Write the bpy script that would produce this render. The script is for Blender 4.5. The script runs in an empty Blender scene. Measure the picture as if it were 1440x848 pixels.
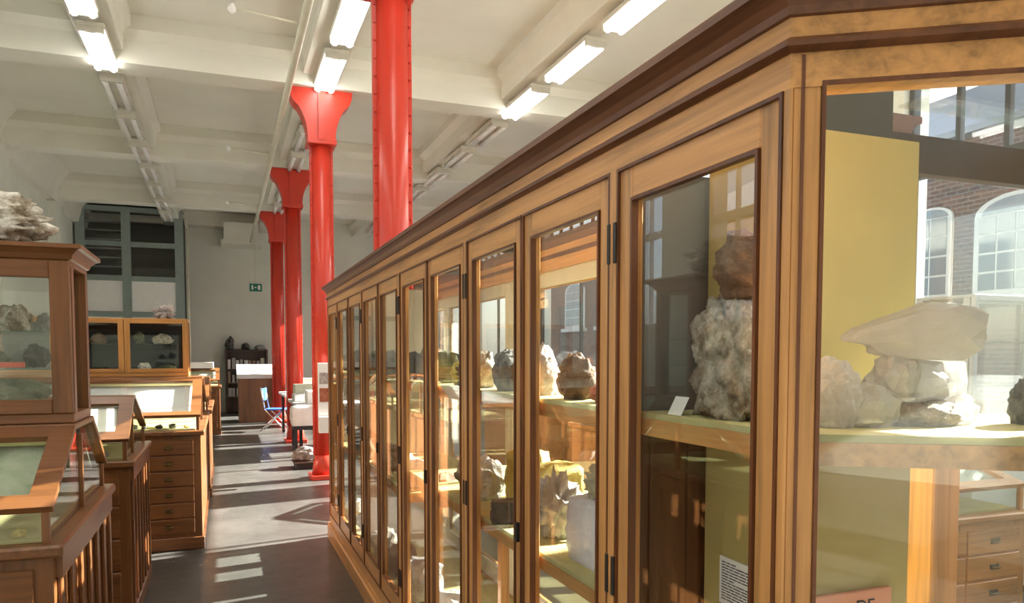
import bpy, bmesh, math, random
from mathutils import Vector, Matrix, noise
rad = math.radians
SC = bpy.context.scene
COL = SC.collection

# ---------------------------------------------------------------- camera
cam = bpy.data.cameras.new('camera')
cam.lens = 26.5; cam.sensor_width = 36.0; cam.sensor_fit = 'HORIZONTAL'
cam.shift_y = 0.0914; cam.clip_start = 0.02; cam.clip_end = 300
cam_o = bpy.data.objects.new('camera', cam); COL.objects.link(cam_o)
cam_o.location = (0, 0, 1.55)
cam_o.rotation_euler = (rad(87.0), 0, rad(-20.884))
SC.camera = cam_o

# ---------------------------------------------------------------- sky, sun, exposure
SUN_TAN, SUN_DY = 0.52, 0.20
w = bpy.data.worlds.new('sky'); SC.world = w; w.use_nodes = True
nt = w.node_tree; nt.nodes.clear()
sky = nt.nodes.new('ShaderNodeTexSky'); sky.sky_type = 'NISHITA'; sky.sun_disc = False
sky.sun_elevation = math.atan(SUN_TAN / math.hypot(1, SUN_DY)); sky.sun_rotation = math.atan2(1, SUN_DY)
sky.air_density = 1.0; sky.dust_density = 3.0; sky.ozone_density = 1.0
mixn = nt.nodes.new('ShaderNodeMix'); mixn.data_type = 'RGBA'; mixn.inputs[0].default_value = 0.45
mixn.inputs[7].default_value = (2.6, 2.75, 2.95, 1)
nt.links.new(sky.outputs[0], mixn.inputs[6])
bg = nt.nodes.new('ShaderNodeBackground'); bg.inputs[1].default_value = 0.42
out = nt.nodes.new('ShaderNodeOutputWorld')
nt.links.new(mixn.outputs[2], bg.inputs[0]); nt.links.new(bg.outputs[0], out.inputs[0])

sun = bpy.data.lights.new('sun', 'SUN'); sun.energy = 30.0; sun.angle = rad(0.6); sun.color = (1.0, 0.95, 0.86)
sun_o = bpy.data.objects.new('sun', sun); COL.objects.link(sun_o)
sun_o.location = (20, 4, 12)
sun_o.rotation_euler = Vector((-1, -SUN_DY, -SUN_TAN)).to_track_quat('-Z', 'Y').to_euler()

LAMP_GLOW = 9.0
vs = SC.view_settings
vs.view_transform = 'Standard'; vs.look = 'None'; vs.gamma = 1.0; vs.use_curve_mapping = False
vs.exposure = 0.84
try:
    SC.cycles.transparent_max_bounces = 40
    SC.cycles.max_bounces = 10; SC.cycles.diffuse_bounces = 5; SC.cycles.glossy_bounces = 5
    SC.cycles.sample_clamp_indirect = 6.0
    SC.cycles.use_denoising = True
except Exception:
    pass

# ---------------------------------------------------------------- materials
MATS = {}
def newmat(name):
    m = bpy.data.materials.new(name); m.use_nodes = True
    n = m.node_tree; n.nodes.clear()
    o = n.nodes.new('ShaderNodeOutputMaterial')
    return m, n, o
def principled(n, o, rough=.5, spec=.5, metal=0):
    p = n.nodes.new('ShaderNodeBsdfPrincipled')
    p.inputs['Roughness'].default_value = rough
    p.inputs['Specular IOR Level'].default_value = spec
    p.inputs['Metallic'].default_value = metal
    n.links.new(p.outputs[0], o.inputs[0]); return p
def coords(n, scale=(1, 1, 1), kind='Object'):
    t = n.nodes.new('ShaderNodeTexCoord'); mp = n.nodes.new('ShaderNodeMapping')
    mp.inputs['Scale'].default_value = scale
    n.links.new(t.outputs[kind], mp.inputs[0]); return mp.outputs[0]
def ramp(n, stops, fac):
    r = n.nodes.new('ShaderNodeValToRGB'); e = r.color_ramp.elements
    while len(e) < len(stops): e.new(.5)
    for k, (pos, c) in enumerate(stops): e[k].position = pos; e[k].color = (*c, 1)
    n.links.new(fac, r.inputs[0]); return r.outputs[0]
def noise_n(n, vec, scale, detail=5, rough=.6, dist=0):
    t = n.nodes.new('ShaderNodeTexNoise'); t.inputs['Scale'].default_value = scale
    t.inputs['Detail'].default_value = detail; t.inputs['Roughness'].default_value = rough
    t.inputs['Distortion'].default_value = dist
    n.links.new(vec, t.inputs['Vector']); return t.outputs['Fac']
def bump(n, p, h, strength=.3, dist=.02):
    b = n.nodes.new('ShaderNodeBump'); b.inputs['Strength'].default_value = strength
    b.inputs['Distance'].default_value = dist
    n.links.new(h, b.inputs['Height']); n.links.new(b.outputs[0], p.inputs['Normal'])
def flat(name, c, rough=.5, spec=.5, metal=0, var=.08, scale=6, bmp=0):
    if name in MATS: return MATS[name]
    m, n, o = newmat(name); p = principled(n, o, rough, spec, metal)
    v = coords(n); f = noise_n(n, v, scale)
    lo = tuple(x * (1 - var) for x in c); hi = tuple(min(1, x * (1 + var)) for x in c)
    n.links.new(ramp(n, [(.3, lo), (.7, hi)], f), p.inputs['Base Color'])
    if bmp: bump(n, p, noise_n(n, v, scale * 8), bmp, .01)
    MATS[name] = m; return m
def wood(name, c, axis='Z', rough=.32, grain=1.0, contrast=.55, spec=.5):
    if name in MATS: return MATS[name]
    m, n, o = newmat(name); p = principled(n, o, rough, spec)
    s = {'X': (2.2, 55, 55), 'Y': (55, 2.2, 55), 'Z': (55, 55, 2.2)}[axis]
    v = coords(n, tuple(x * grain for x in s))
    f = noise_n(n, v, 1.0, 6, .62, .4)
    v2 = coords(n, tuple(max(1.2, x * .12) for x in s)); f2 = noise_n(n, v2, 1.0, 3, .5, .8)
    md = n.nodes.new('ShaderNodeMath'); md.operation = 'MULTIPLY_ADD'; md.inputs[1].default_value = .55
    n.links.new(f, md.inputs[0])
    ml = n.nodes.new('ShaderNodeMath'); ml.operation = 'MULTIPLY'; ml.inputs[1].default_value = .45
    n.links.new(f2, ml.inputs[0]); n.links.new(ml.outputs[0], md.inputs[2])
    d = tuple(x * (1 - contrast) for x in c); h = tuple(min(1, x * (1 + contrast * .55)) for x in c)
    n.links.new(ramp(n, [(.3, d), (.5, c), (.68, h)], md.outputs[0]), p.inputs['Base Color'])
    bump(n, p, f, .12, .004)
    MATS[name] = m; return m
def rockmat(name, cols, scale=14, rough=.7, bmp=.8, spec=.4):
    if name in MATS: return MATS[name]
    m, n, o = newmat(name); p = principled(n, o, rough, spec)
    v = coords(n); f = noise_n(n, v, scale, 8, .7, .3)
    k = len(cols); st = [(.30 + .42 * i / (k - 1), c) for i, c in enumerate(cols)]
    n.links.new(ramp(n, st, f), p.inputs['Base Color'])
    bump(n, p, noise_n(n, v, scale * 3, 6, .7), bmp, .012)
    MATS[name] = m; return m
def glass(name, tint=(.96, .975, .965), f0=.045, rough=0.0):
    if name in MATS: return MATS[name]
    m, n, o = newmat(name)
    t = n.nodes.new('ShaderNodeBsdfTransparent'); t.inputs[0].default_value = (*tint, 1)
    g = n.nodes.new('ShaderNodeBsdfGlossy'); g.inputs['Roughness'].default_value = rough
    lw = n.nodes.new('ShaderNodeLayerWeight'); lw.inputs[0].default_value = .5
    pw = n.nodes.new('ShaderNodeMath'); pw.operation = 'POWER'; pw.inputs[1].default_value = 5
    n.links.new(lw.outputs['Facing'], pw.inputs[0])
    ma = n.nodes.new('ShaderNodeMath'); ma.operation = 'MULTIPLY_ADD'
    ma.inputs[1].default_value = 1 - f0; ma.inputs[2].default_value = f0
    n.links.new(pw.outputs[0], ma.inputs[0])
    mx = n.nodes.new('ShaderNodeMixShader')
    n.links.new(ma.outputs[0], mx.inputs[0]); n.links.new(t.outputs[0], mx.inputs[1]); n.links.new(g.outputs[0], mx.inputs[2])
    n.links.new(mx.outputs[0], o.inputs[0]); MATS[name] = m; return m
def quartzmat(name, c, trans=.45, clear=0.0):
    if name in MATS: return MATS[name]
    m, n, o = newmat(name); p = principled(n, o, .22, .6)
    v = coords(n); f = noise_n(n, v, 16, 6, .65, .4)
    n.links.new(ramp(n, [(.3, tuple(x * .72 for x in c)), (.65, c)], f), p.inputs['Base Color'])
    bump(n, p, noise_n(n, v, 45), .35, .008)
    tr = n.nodes.new('ShaderNodeBsdfTranslucent'); tr.inputs[0].default_value = (*c, 1)
    mx = n.nodes.new('ShaderNodeMixShader'); mx.inputs[0].default_value = trans
    n.links.new(p.outputs[0], mx.inputs[1]); n.links.new(tr.outputs[0], mx.inputs[2])
    tp = n.nodes.new('ShaderNodeBsdfTransparent'); m2 = n.nodes.new('ShaderNodeMixShader'); m2.inputs[0].default_value = clear
    n.links.new(mx.outputs[0], m2.inputs[1]); n.links.new(tp.outputs[0], m2.inputs[2])
    n.links.new(m2.outputs[0], o.inputs[0]); MATS[name] = m; return m
def emit(name, c, s):
    m, n, o = newmat(name); e = n.nodes.new('ShaderNodeEmission')
    e.inputs[0].default_value = (*c, 1); e.inputs[1].default_value = s
    n.links.new(e.outputs[0], o.inputs[0]); MATS[name] = m; return m

OAK = (.58, .29, .10)
W_V = wood('oak_upright', OAK, 'Z'); W_Y = wood('oak_lengthwise', OAK, 'Y'); W_X = wood('oak_crosswise', OAK, 'X')
BEAD = wood('dark_oak_bead', (.15, .05, .018), 'Z', .35)
BEADY = wood('dark_oak_bead_long', (.15, .05, .018), 'Y', .35)
CORN = wood('shaded_oak_cornice', (.17, .065, .028), 'Y', .38)  # cornice oak, with the shade of the underlit cove put into its colour
MAH_V = wood('mahogany_upright', (.19, .072, .023), 'Z', .3); MAH_X = wood('mahogany_cross', (.19, .072, .023), 'X', .3)
MAH_Y = wood('mahogany_long', (.19, .072, .023), 'Y', .3)
DRK = wood('dark_brown_wood', (.045, .022, .013), 'Z', .4)
GOLDW_V = wood('golden_wood', (.42, .19, .05), 'Z', .32); GOLDW_X = wood('golden_wood_cross', (.42, .19, .05), 'X', .32)
GLASS = glass('case_glass', f0=.062); WGLASS = glass('window_glass', (.97, .98, .98), .04)
GSHELF = glass('shelf_glass', (.80, .92, .87), .06)
CLOTH = flat('yellow_green_cloth', (.50, .45, .22), .85, .2, var=.08, scale=10)
YELLOW = flat('yellow_painted_board', (.46, .385, .15), .6, .3, var=.07, scale=4)
CREAM = flat('cream_cloth', (.62, .63, .50), .85, .2, var=.1, scale=14)
WHITE = flat('white_card', (.82, .82, .80), .7, .3, var=.03)
INK = flat('dark_ink', (.06, .06, .07), .7, .2)
SALMON = flat('salmon_board', (.78, .38, .26), .6, .3, var=.04)
BRASS = flat('brass', (.55, .36, .10), .3, .5, 1.0)
BRONZE = flat('dark_bronze', (.16, .10, .04), .4, .5, .8)
IRON = flat('dark_iron', (.05, .045, .04), .45, .5, .6)
BLACK = flat('black_plastic', (.025, .025, .028), .5, .4)
BLUE = flat('blue_plastic', (.05, .15, .52), .4, .5)
CHROME = flat('steel_tube', (.6, .6, .62), .25, .5, 1.0)
WALLM = flat('pale_grey_wall_paint', (.70, .715, .64), .8, .25, var=.06, scale=1.2, bmp=.05)
CEILM = flat('off_white_ceiling_paint', (.74, .73, .65), .8, .25, var=.06, scale=.9, bmp=.05)
TRUNK = flat('grey_white_enamel', (.62, .60, .52), .5, .4, var=.1, scale=5)
PIPEM = flat('cream_pipe_paint', (.68, .67, .54), .5, .4)
DKFRAME = flat('dark_window_iron', (.06, .062, .065), .5, .4)
WHFRAME = flat('white_window_paint', (.80, .80, .78), .5, .4)
DIMWH = flat('dimmed_white_paint', (.50, .50, .49), .6, .3)  # white of the far windows, toned down to keep them from burning out
TEAL = flat('grey_teal_paint', (.25, .31, .29), .5, .4)
DARKROOM = flat('dark_room_shade', (.07, .072, .065), .8, .2)  # darkness of the unlit room put into the colour
RED = flat('red_gloss_paint', (.60, .045, .024), .30, .5, var=.06, scale=3)
BRIGHTSTONE = flat('courtyard_paving', (.45, .44, .42), .8, .2)
SLATE = flat('slate_roof', (.20, .215, .24), .6, .4, var=.15, scale=3)
TUBE_ON = emit('lit_fluorescent_tube', (1.0, .97, .90), LAMP_GLOW)
TUBE_OFF = flat('unlit_tube', (.78, .78, .76), .4, .5)
GREENSIGN = flat('green_sign', (.01, .16, .10), .5, .4)

def floormat():
    m, n, o = newmat('polished_dark_concrete'); p = principled(n, o, .3, .5)
    v = coords(n); f = noise_n(n, v, 1.3, 8, .65, .3); f2 = noise_n(n, v, 9, 5, .6)
    n.links.new(ramp(n, [(.3, (.050, .048, .043)), (.55, (.088, .085, .078)), (.75, (.13, .125, .115))], f), p.inputs['Base Color'])
    n.links.new(ramp(n, [(.3, (.27, .27, .27)), (.75, (.40, .40, .40))], f2), p.inputs['Roughness'])
    bump(n, p, f, .05, .01); return m
FLOORM = floormat()
def brickmat():
    m, n, o = newmat('dark_red_brick'); p = principled(n, o, .8, .2)
    t = n.nodes.new('ShaderNodeTexCoord'); s = n.nodes.new('ShaderNodeSeparateXYZ'); c = n.nodes.new('ShaderNodeCombineXYZ')
    n.links.new(t.outputs['Object'], s.inputs[0]); n.links.new(s.outputs[1], c.inputs[0]); n.links.new(s.outputs[2], c.inputs[1])
    b = n.nodes.new('ShaderNodeTexBrick'); n.links.new(c.outputs[0], b.inputs['Vector'])
    b.inputs['Color1'].default_value = (.13, .07, .065, 1); b.inputs['Color2'].default_value = (.07, .05, .055, 1)
    b.inputs['Mortar'].default_value = (.16, .15, .145, 1); b.inputs['Scale'].default_value = 1.0
    b.inputs['Mortar Size'].default_value = .012; b.inputs['Brick Width'].default_value = .24; b.inputs['Row Height'].default_value = .085
    n.links.new(b.outputs[0], p.inputs['Base Color']); bump(n, p, b.outputs[1], -.4, .01); return m
BRICK = brickmat()

R_BEIGE = rockmat('beige_drusy_rock', [(.10, .075, .05), (.36, .30, .22), (.62, .57, .48), (.76, .73, .66)], 34, .7, 1.0)
R_WHITE = rockmat('white_mineral', [(.35, .32, .28), (.70, .68, .64), (.85, .84, .82)], 12, .45)
R_GREY = rockmat('grey_rock', [(.10, .10, .10), (.28, .27, .26), (.45, .44, .42)], 14)
R_DARK = rockmat('dark_mineral', [(.015, .015, .016), (.06, .055, .05), (.18, .16, .15)], 12, .35)
R_BROWN = rockmat('brown_rock', [(.05, .03, .02), (.20, .11, .06), (.38, .26, .16)], 12)
R_GREEN = rockmat('olive_green_rock', [(.05, .06, .035), (.17, .18, .11), (.34, .34, .24)], 13)
R_RED = rockmat('red_brown_mineral', [(.15, .03, .02), (.42, .12, .06), (.55, .28, .18)], 12)
R_YEL = rockmat('sulphur_yellow_mineral', [(.35, .25, .06), (.66, .55, .14), (.78, .72, .42)], 12)
R_PINK = rockmat('pinkish_grey_mineral', [(.20, .15, .14), (.45, .38, .35), (.66, .60, .56)], 16)
R_BW = rockmat('brown_and_white_rock', [(.07, .05, .03), (.20, .14, .08), (.66, .63, .56), (.82, .80, .75)], 9)
Q_CLEAR = quartzmat('cloudy_quartz', (.62, .595, .59), .45, .25)
Q_CREAM = quartzmat('cream_crystal', (.84, .79, .60), .35)
Q_GREY = quartzmat('grey_quartz_block', (.62, .60, .62), .35)

# ---------------------------------------------------------------- mesh helpers
class B:
    def __init__(s): s.bm = bmesh.new()
    def box(s, x0, x1, y0, y1, z0, z1, bev=0):
        v = [s.bm.verts.new((x, y, z)) for x in (x0, x1) for y in (y0, y1) for z in (z0, z1)]
        fs = [s.bm.faces.new([v[i] for i in q]) for q in ((0, 1, 3, 2), (4, 6, 7, 5), (0, 4, 5, 1), (2, 3, 7, 6), (0, 2, 6, 4), (1, 5, 7, 3))]
        if bev:
            es = {e for f in fs for e in f.edges}
            bmesh.ops.bevel(s.bm, geom=list(es), offset=bev, segments=1, affect='EDGES', profile=.5)
        return s
    def prism(s, pts, a0, a1, axis='X'):
        """polygon pts extruded along axis; pts given in the two other axes in xyz order"""
        def mk(p, a):
            return {'X': (a, p[0], p[1]), 'Y': (p[0], a, p[1]), 'Z': (p[0], p[1], a)}[axis]
        A = [s.bm.verts.new(mk(p, a0)) for p in pts]; Bv = [s.bm.verts.new(mk(p, a1)) for p in pts]
        n = len(pts); s.bm.faces.new(A); s.bm.faces.new(Bv[::-1])
        for i in range(n): s.bm.faces.new([A[i], Bv[i], Bv[(i + 1) % n], A[(i + 1) % n]])
        return s
    def quadbox(s, p, n, t):
        """flat quad (4 points) thickened by t along n"""
        n = Vector(n).normalized() * t
        A = [s.bm.verts.new(Vector(q)) for q in p]; Bv = [s.bm.verts.new(Vector(q) + n) for q in p]
        s.bm.faces.new(A); s.bm.faces.new(Bv[::-1])
        k = len(p)
        for i in range(k): s.bm.faces.new([A[i], Bv[i], Bv[(i + 1) % k], A[(i + 1) % k]])
        return s
    def tube(s, p0, p1, r, n=12, r1=None):
        p0, p1 = Vector(p0), Vector(p1); d = p1 - p0
        q = d.to_track_quat('Z', 'Y')
        r1 = r if r1 is None else r1
        a = []; b = []
        for i in range(n):
            t = 2 * math.pi * i / n; c = Vector((math.cos(t), math.sin(t), 0))
            a.append(s.bm.verts.new(p0 + q @ (c * r))); b.append(s.bm.verts.new(p1 + q @ (c * r1)))
        s.bm.faces.new(a[::-1]); s.bm.faces.new(b)
        for i in range(n):
            f = s.bm.faces.new([a[i], a[(i + 1) % n], b[(i + 1) % n], b[i]]); f.smooth = True
        return s
    def path(s, pts, r, n=8):
        for a, b in zip(pts[:-1], pts[1:]): s.tube(a, b, r, n)
        return s
    def lathe(s, prof, c=(0, 0, 0), n=16):
        rings = []
        for (r, z) in prof:
            rings.append([s.bm.verts.new((c[0] + r * math.cos(2 * math.pi * i / n), c[1] + r * math.sin(2 * math.pi * i / n), c[2] + z)) for i in range(n)])
        for a, b in zip(rings[:-1], rings[1:]):
            for i in range(n):
                f = s.bm.faces.new([a[i], a[(i + 1) % n], b[(i + 1) % n], b[i]]); f.smooth = True
        s.bm.faces.new(rings[0][::-1]); s.bm.faces.new(rings[-1]); return s
    def sweep(s, prof, line, closed=False):
        """profile [(out, z)] swept along plan polyline [(x,y)]; 'out' is to the right of travel, corners mitred"""
        N = len(line); rows = []
        for i, p in enumerate(line):
            p = Vector(p)
            d0 = (p - Vector(line[i - 1])).normalized() if (i > 0 or closed) else None
            d1 = (Vector(line[(i + 1) % N]) - p).normalized() if (i < N - 1 or closed) else None
            if d0 is None: d0 = d1
            if d1 is None: d1 = d0
            n0 = Vector((d0.y, -d0.x)); n1 = Vector((d1.y, -d1.x)); m = (n0 + n1).normalized()
            k = 1 / max(.3, m.dot(n0))
            rows.append([s.bm.verts.new((p.x + m.x * o * k, p.y + m.y * o * k, z)) for (o, z) in prof])
        M = len(prof)
        for i in range(N if closed else N - 1):
            a, b = rows[i], rows[(i + 1) % N]
            for j in range(M): s.bm.faces.new([a[j], a[(j + 1) % M], b[(j + 1) % M], b[j]])
        if not closed: s.bm.faces.new(rows[0][::-1]); s.bm.faces.new(rows[-1])
        return s
    def mesh(s, name, org=(0, 0, 0)):
        bmesh.ops.recalc_face_normals(s.bm, faces=s.bm.faces)
        if tuple(org) != (0, 0, 0): bmesh.ops.translate(s.bm, vec=-Vector(org), verts=s.bm.verts)
        m = bpy.data.meshes.new(name); s.bm.to_mesh(m); s.bm.free(); return m

def obj(name, b, mat, parent=None, org=(0, 0, 0), label=None):
    m = b.mesh(name, org) if isinstance(b, B) else b
    if mat is not None and not m.materials: m.materials.append(mat)
    o = bpy.data.objects.new(name, m); COL.objects.link(o)
    if parent is not None: o.parent = parent
    else: o.location = org
    if label: o['label'] = label
    return o
def tag(o, label, cat, group=None):
    o['label'] = label; o['category'] = cat
    if group: o['group'] = group
    return o
def thing(name, label, cat, loc=(0, 0, 0), rotz=0, group=None):
    o = bpy.data.objects.new(name, None); COL.objects.link(o); o.empty_display_size = .1
    o.location = loc; o.rotation_euler = (0, 0, rotz); return tag(o, label, cat, group)
def struct(name, b, mat, label=None, parent=None):
    o = obj(name, b, mat, parent)
    if parent is None: o['kind'] = 'structure'
    if label: o['label'] = label
    return o
def copy_tree(o, parent=None):
    c = o.copy(); COL.objects.link(c); c.parent = parent
    for ch in list(o.children): copy_tree(ch, c)
    return c
def bx(*a, **k): return B().box(*a, **k)

def rock_mesh(name, size, seed, style='lump', sub=3, rough=.35):
    bm = bmesh.new(); bmesh.ops.create_icosphere(bm, subdivisions=sub, radius=1)
    off = Vector((seed * 7.31, seed * 3.77, seed * 1.93))
    for v in bm.verts:
        d = v.co.normalized(); p = d * 1.6 + off
        h = noise.noise(p) * rough + noise.noise(p * 2.7) * rough * .5 + noise.noise(p * 6.0) * rough * .28
        if sub > 3: h += noise.noise(p * 13) * rough * .16
        if style == 'spiky':
            c = noise.voronoi(p * 2.4)[0]; h += (c[0] < 9) * (0.42 - c[0]) * .9 + noise.noise(p * 9) * .12
        elif style == 'facet':
            c = noise.voronoi(p * 1.05)[0]; h = (c[1] - c[0]) * .42 - .1 + noise.noise(p * 3) * .08
        elif style == 'block':
            q = max(abs(d.x), abs(d.y), abs(d.z)); h = h * .35 + (1 / q - 1) * .75
        elif style == 'drusy':
            c = noise.voronoi(p * 5)[0]; h += (.35 - c[0]) * .2
            if sub > 4: h += (.3 - noise.voronoi(p * 11)[0][0]) * .16
        v.co = d * (1 + h)
    zs = [v.co.z for v in bm.verts]; lo = min(zs); cut = lo + (max(zs) - lo) * .16
    for v in bm.verts:
        if v.co.z < cut: v.co.z = cut
    xs = [v.co.x for v in bm.verts]; ys = [v.co.y for v in bm.verts]; zs = [v.co.z for v in bm.verts]
    cx, cy = (max(xs) + min(xs)) / 2, (max(ys) + min(ys)) / 2
    sx, sy, sz = max(xs) - min(xs), max(ys) - min(ys), max(zs) - min(zs)
    for v in bm.verts:
        v.co = Vector(((v.co.x - cx) / sx * size[0], (v.co.y - cy) / sy * size[1], (v.co.z - min(zs)) / sz * size[2]))
    if style not in ('facet',):
        for f in bm.faces: f.smooth = sub > 3
    m = bpy.data.meshes.new(name); bm.to_mesh(m); bm.free(); return m
def crystal_mesh(name, size, seed, n=16, up=.5):
    """cluster of six-sided pointed crystals growing from a low base"""
    rng = random.Random(seed); b = B()
    for i in range(n):
        a = rng.uniform(0, 6.283); rr = rng.uniform(0, .32) ** .8
        p = Vector((math.cos(a) * rr, math.sin(a) * rr, 0))
        d = Vector((math.cos(a) * rr * 1.9, math.sin(a) * rr * 1.9, up + rng.uniform(0, .5))).normalized()
        L = rng.uniform(.45, 1.0) * (1 - rr); r = rng.uniform(.07, .15)
        b.tube(p, p + d * L * .75, r, 6); b.tube(p + d * L * .75, p + d * L, r, 6, .012)
    b.lathe([(.42, -.02), (.45, .06), (.36, .16), (.1, .22)], n=10)
    for f in b.bm.faces: f.smooth = False
    bm = b.bm
    zs = [v.co.z for v in bm.verts]
    for v in bm.verts: v.co.z = max(v.co.z, -.02)
    xs = [v.co.x for v in bm.verts]; ys = [v.co.y for v in bm.verts]; zs = [v.co.z for v in bm.verts]
    cx, cy = (max(xs) + min(xs)) / 2, (max(ys) + min(ys)) / 2
    for v in bm.verts:
        v.co = Vector(((v.co.x - cx) / (max(xs) - min(xs)) * size[0], (v.co.y - cy) / (max(ys) - min(ys)) * size[1], (v.co.z - min(zs)) / (max(zs) - min(zs)) * size[2]))
    bmesh.ops.recalc_face_normals(bm, faces=bm.faces)
    m = bpy.data.meshes.new(name); bm.to_mesh(m); bm.free(); return m
SEED = [3]
def rock(label, loc, size, mat, style='lump', sub=3, rotz=None, rough=.35, name='mineral_specimen', cat='mineral', group=None):
    SEED[0] += 1
    if style == 'crystal': m = crystal_mesh(name, size, SEED[0])
    else: m = rock_mesh(name, size, SEED[0], style, sub, rough)
    o = obj(name, m, mat); o.location = loc
    o.rotation_euler = (0, 0, (SEED[0] * 1.37) % 6.28 if rotz is None else rotz)
    return tag(o, label, cat, group)

# ================================================================ THE ROOM
XL, XR, YB, YF, ZC = -3.3, 5.7, -8.0, 22.0, 5.3
BAY, COLY0, COLX = 4.22, 1.28, 1.17
col_y = [COLY0 + BAY * k for k in range(-2, 5)]       # -2.94, 1.28, 5.5, 9.72, 13.94, 18.16
struct('floor', bx(XL - .3, XR + .3, YB - .3, YF + .3, -.2, 0), FLOORM, 'dark polished concrete floor of the museum hall')
struct('ceiling', bx(XL - .3, XR + .3, YB - .3, YF + .3, ZC, ZC + .2), CEILM, 'off-white plaster ceiling above the hall')
struct('wall_far', bx(XL - .3, XR + .3, YF, YF + .3, 0, ZC), WALLM, 'plain pale grey far wall of the hall')
struct('wall_near', bx(XL - .3, XR + .3, YB - .3, YB, 0, ZC), WALLM, 'pale wall behind the viewer')

def wall_with_windows(name, x0, x1, openings, z0, z1, label):
    b = B(); ys = [YB] + [v for o in openings for v in o] + [YF]
    for i in range(0, len(ys), 2): b.box(x0, x1, ys[i], ys[i + 1], 0, ZC)
    for (a, c) in openings: b.box(x0, x1, a, c, 0, z0); b.box(x0, x1, a, c, z1, ZC)
    return struct(name, b, WALLM, label)
r_open = [(max(YB + .4, y + .36), min(YF - .4, y + BAY - .36)) for y in col_y]
wall_with_windows('wall_right', XR, XR + .3, r_open, .95, 4.7, 'pale right wall with tall windows between piers')
l_open = []
y = -6.82
while y < 8.5:
    l_open.append((y, y + 1.25)); y += 2.11
wall_with_windows('wall_left', XL - .3, XL, l_open, 1.9, 4.2, 'pale left wall with sash windows')
WN = [0]
def window(x, y0, y1, z0, z1, mat, upz, pitch_u, pitch_l, bar, lowbars=()):
    WN[0] += 1
    root = bpy.data.objects.new('window_%d' % WN[0], None); COL.objects.link(root)
    root['kind'] = 'structure'; root.location = (x, (y0 + y1) / 2, z0)
    org = root.location
    f = B(); t = .05
    f.box(x - .04, x + .04, y0, y0 + t, z0, z1); f.box(x - .04, x + .04, y1 - t, y1, z0, z1)
    f.box(x - .04, x + .04, y0 + t, y1 - t, z0, z0 + t); f.box(x - .04, x + .04, y0 + t, y1 - t, z1 - t, z1)
    if upz: f.box(x - .04, x + .04, y0 + t, y1 - t, upz - .04, upz + .04)
    obj('window_frame', f, mat, root, org)
    def cells(a, b, p):
        n = max(1, round((b - a) / p)); return [a + (b - a) * i / n for i in range(n + 1)]
    bands = [(z0 + t, upz - .04, pitch_l), (upz + .04, z1 - t, pitch_u)] if upz else [(z0 + t, z1 - t, pitch_l)]
    for (a, b_, p) in bands:
        cs = cells(y0 + t, y1 - t, p)
        for c in cs[1:-1]: obj('glazing_bar', bx(x - .025, x + .025, c - bar / 2, c + bar / 2, a, b_), mat, root, org)
        for c, d in zip(cs[:-1], cs[1:]): obj('pane', bx(x - .003, x + .003, c, d, a, b_), WGLASS, root, org)
    for zb in lowbars: obj('glazing_bar', bx(x - .03, x + .03, y0 + t, y1 - t, zb - bar / 2, zb + bar / 2), mat, root, org)
    return root
for (a, c) in r_open: window(XR + .1, a, c, .95, 4.7, DKFRAME, 3.15, .43, 1.75, .045)
for (a, c) in l_open: window(XL - .12, a, c, 1.9, 4.2, WHFRAME, 3.05, .42, .42, .03, (2.5, 3.6))

# ceiling beams over each column, long ribs over each lamp row
TN = [0]
def trim(b, mat, label):
    TN[0] += 1; return struct('trim_%d' % TN[0], b, mat, label)
for y in col_y[1:]:
    b = B(); b.prism([(y - .20, 4.80), (y + .20, 4.80), (y + .20, 5.06), (y + .30, 5.14), (y + .30, ZC), (y - .30, ZC), (y - .30, 5.14), (y - .20, 5.06)], XL, XR, 'X')
    trim(b, CEILM, 'boxed plaster beam crossing the ceiling over a red column')
for x, hw in ((-1.18, .20), (COLX, .22), (3.68, .20)):
    ys = [YB] + [v for y in col_y for v in (y - .2, y + .2)] + [YF]
    b = B(); b.prism([(x - hw, 4.93), (x + hw, 4.93), (x + hw, 5.10), (x + hw + .09, 5.18), (x + hw + .09, ZC), (x - hw - .09, ZC), (x - hw - .09, 5.18), (x - hw, 5.10)], YB, YF, 'Y')
    trim(b, CEILM, 'long plaster ceiling rib carrying a row of lamps')
b = B(); b.prism([(XL, 4.72), (XL + .14, 4.72), (XL + .22, 5.05), (XL + .42, ZC), (XL, ZC)], YB, YF, 'Y')
trim(b, CEILM, 'plaster cornice along the left wall')
b = B()
b.box(XL, XL + .16, 17.8, 18.5, 0, 4.7); trim(b, WALLM, 'flat pilaster on the left wall')
b = B(); b.box(XL, XL + .16, 13.6, 14.3, 0, 4.7); trim(b, WALLM, 'flat pilaster on the left wall under a beam')
b = B(); b.box(XL, 1.0, 21.5, YF, 4.95, ZC); b.box(.05, .9, 21.0, YF, 4.55, 5.0); b.box(-.02, .98, 20.95, YF, 4.45, 4.55)
trim(b, CEILM, 'stepped plaster bracket where the beam meets the far wall')

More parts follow.
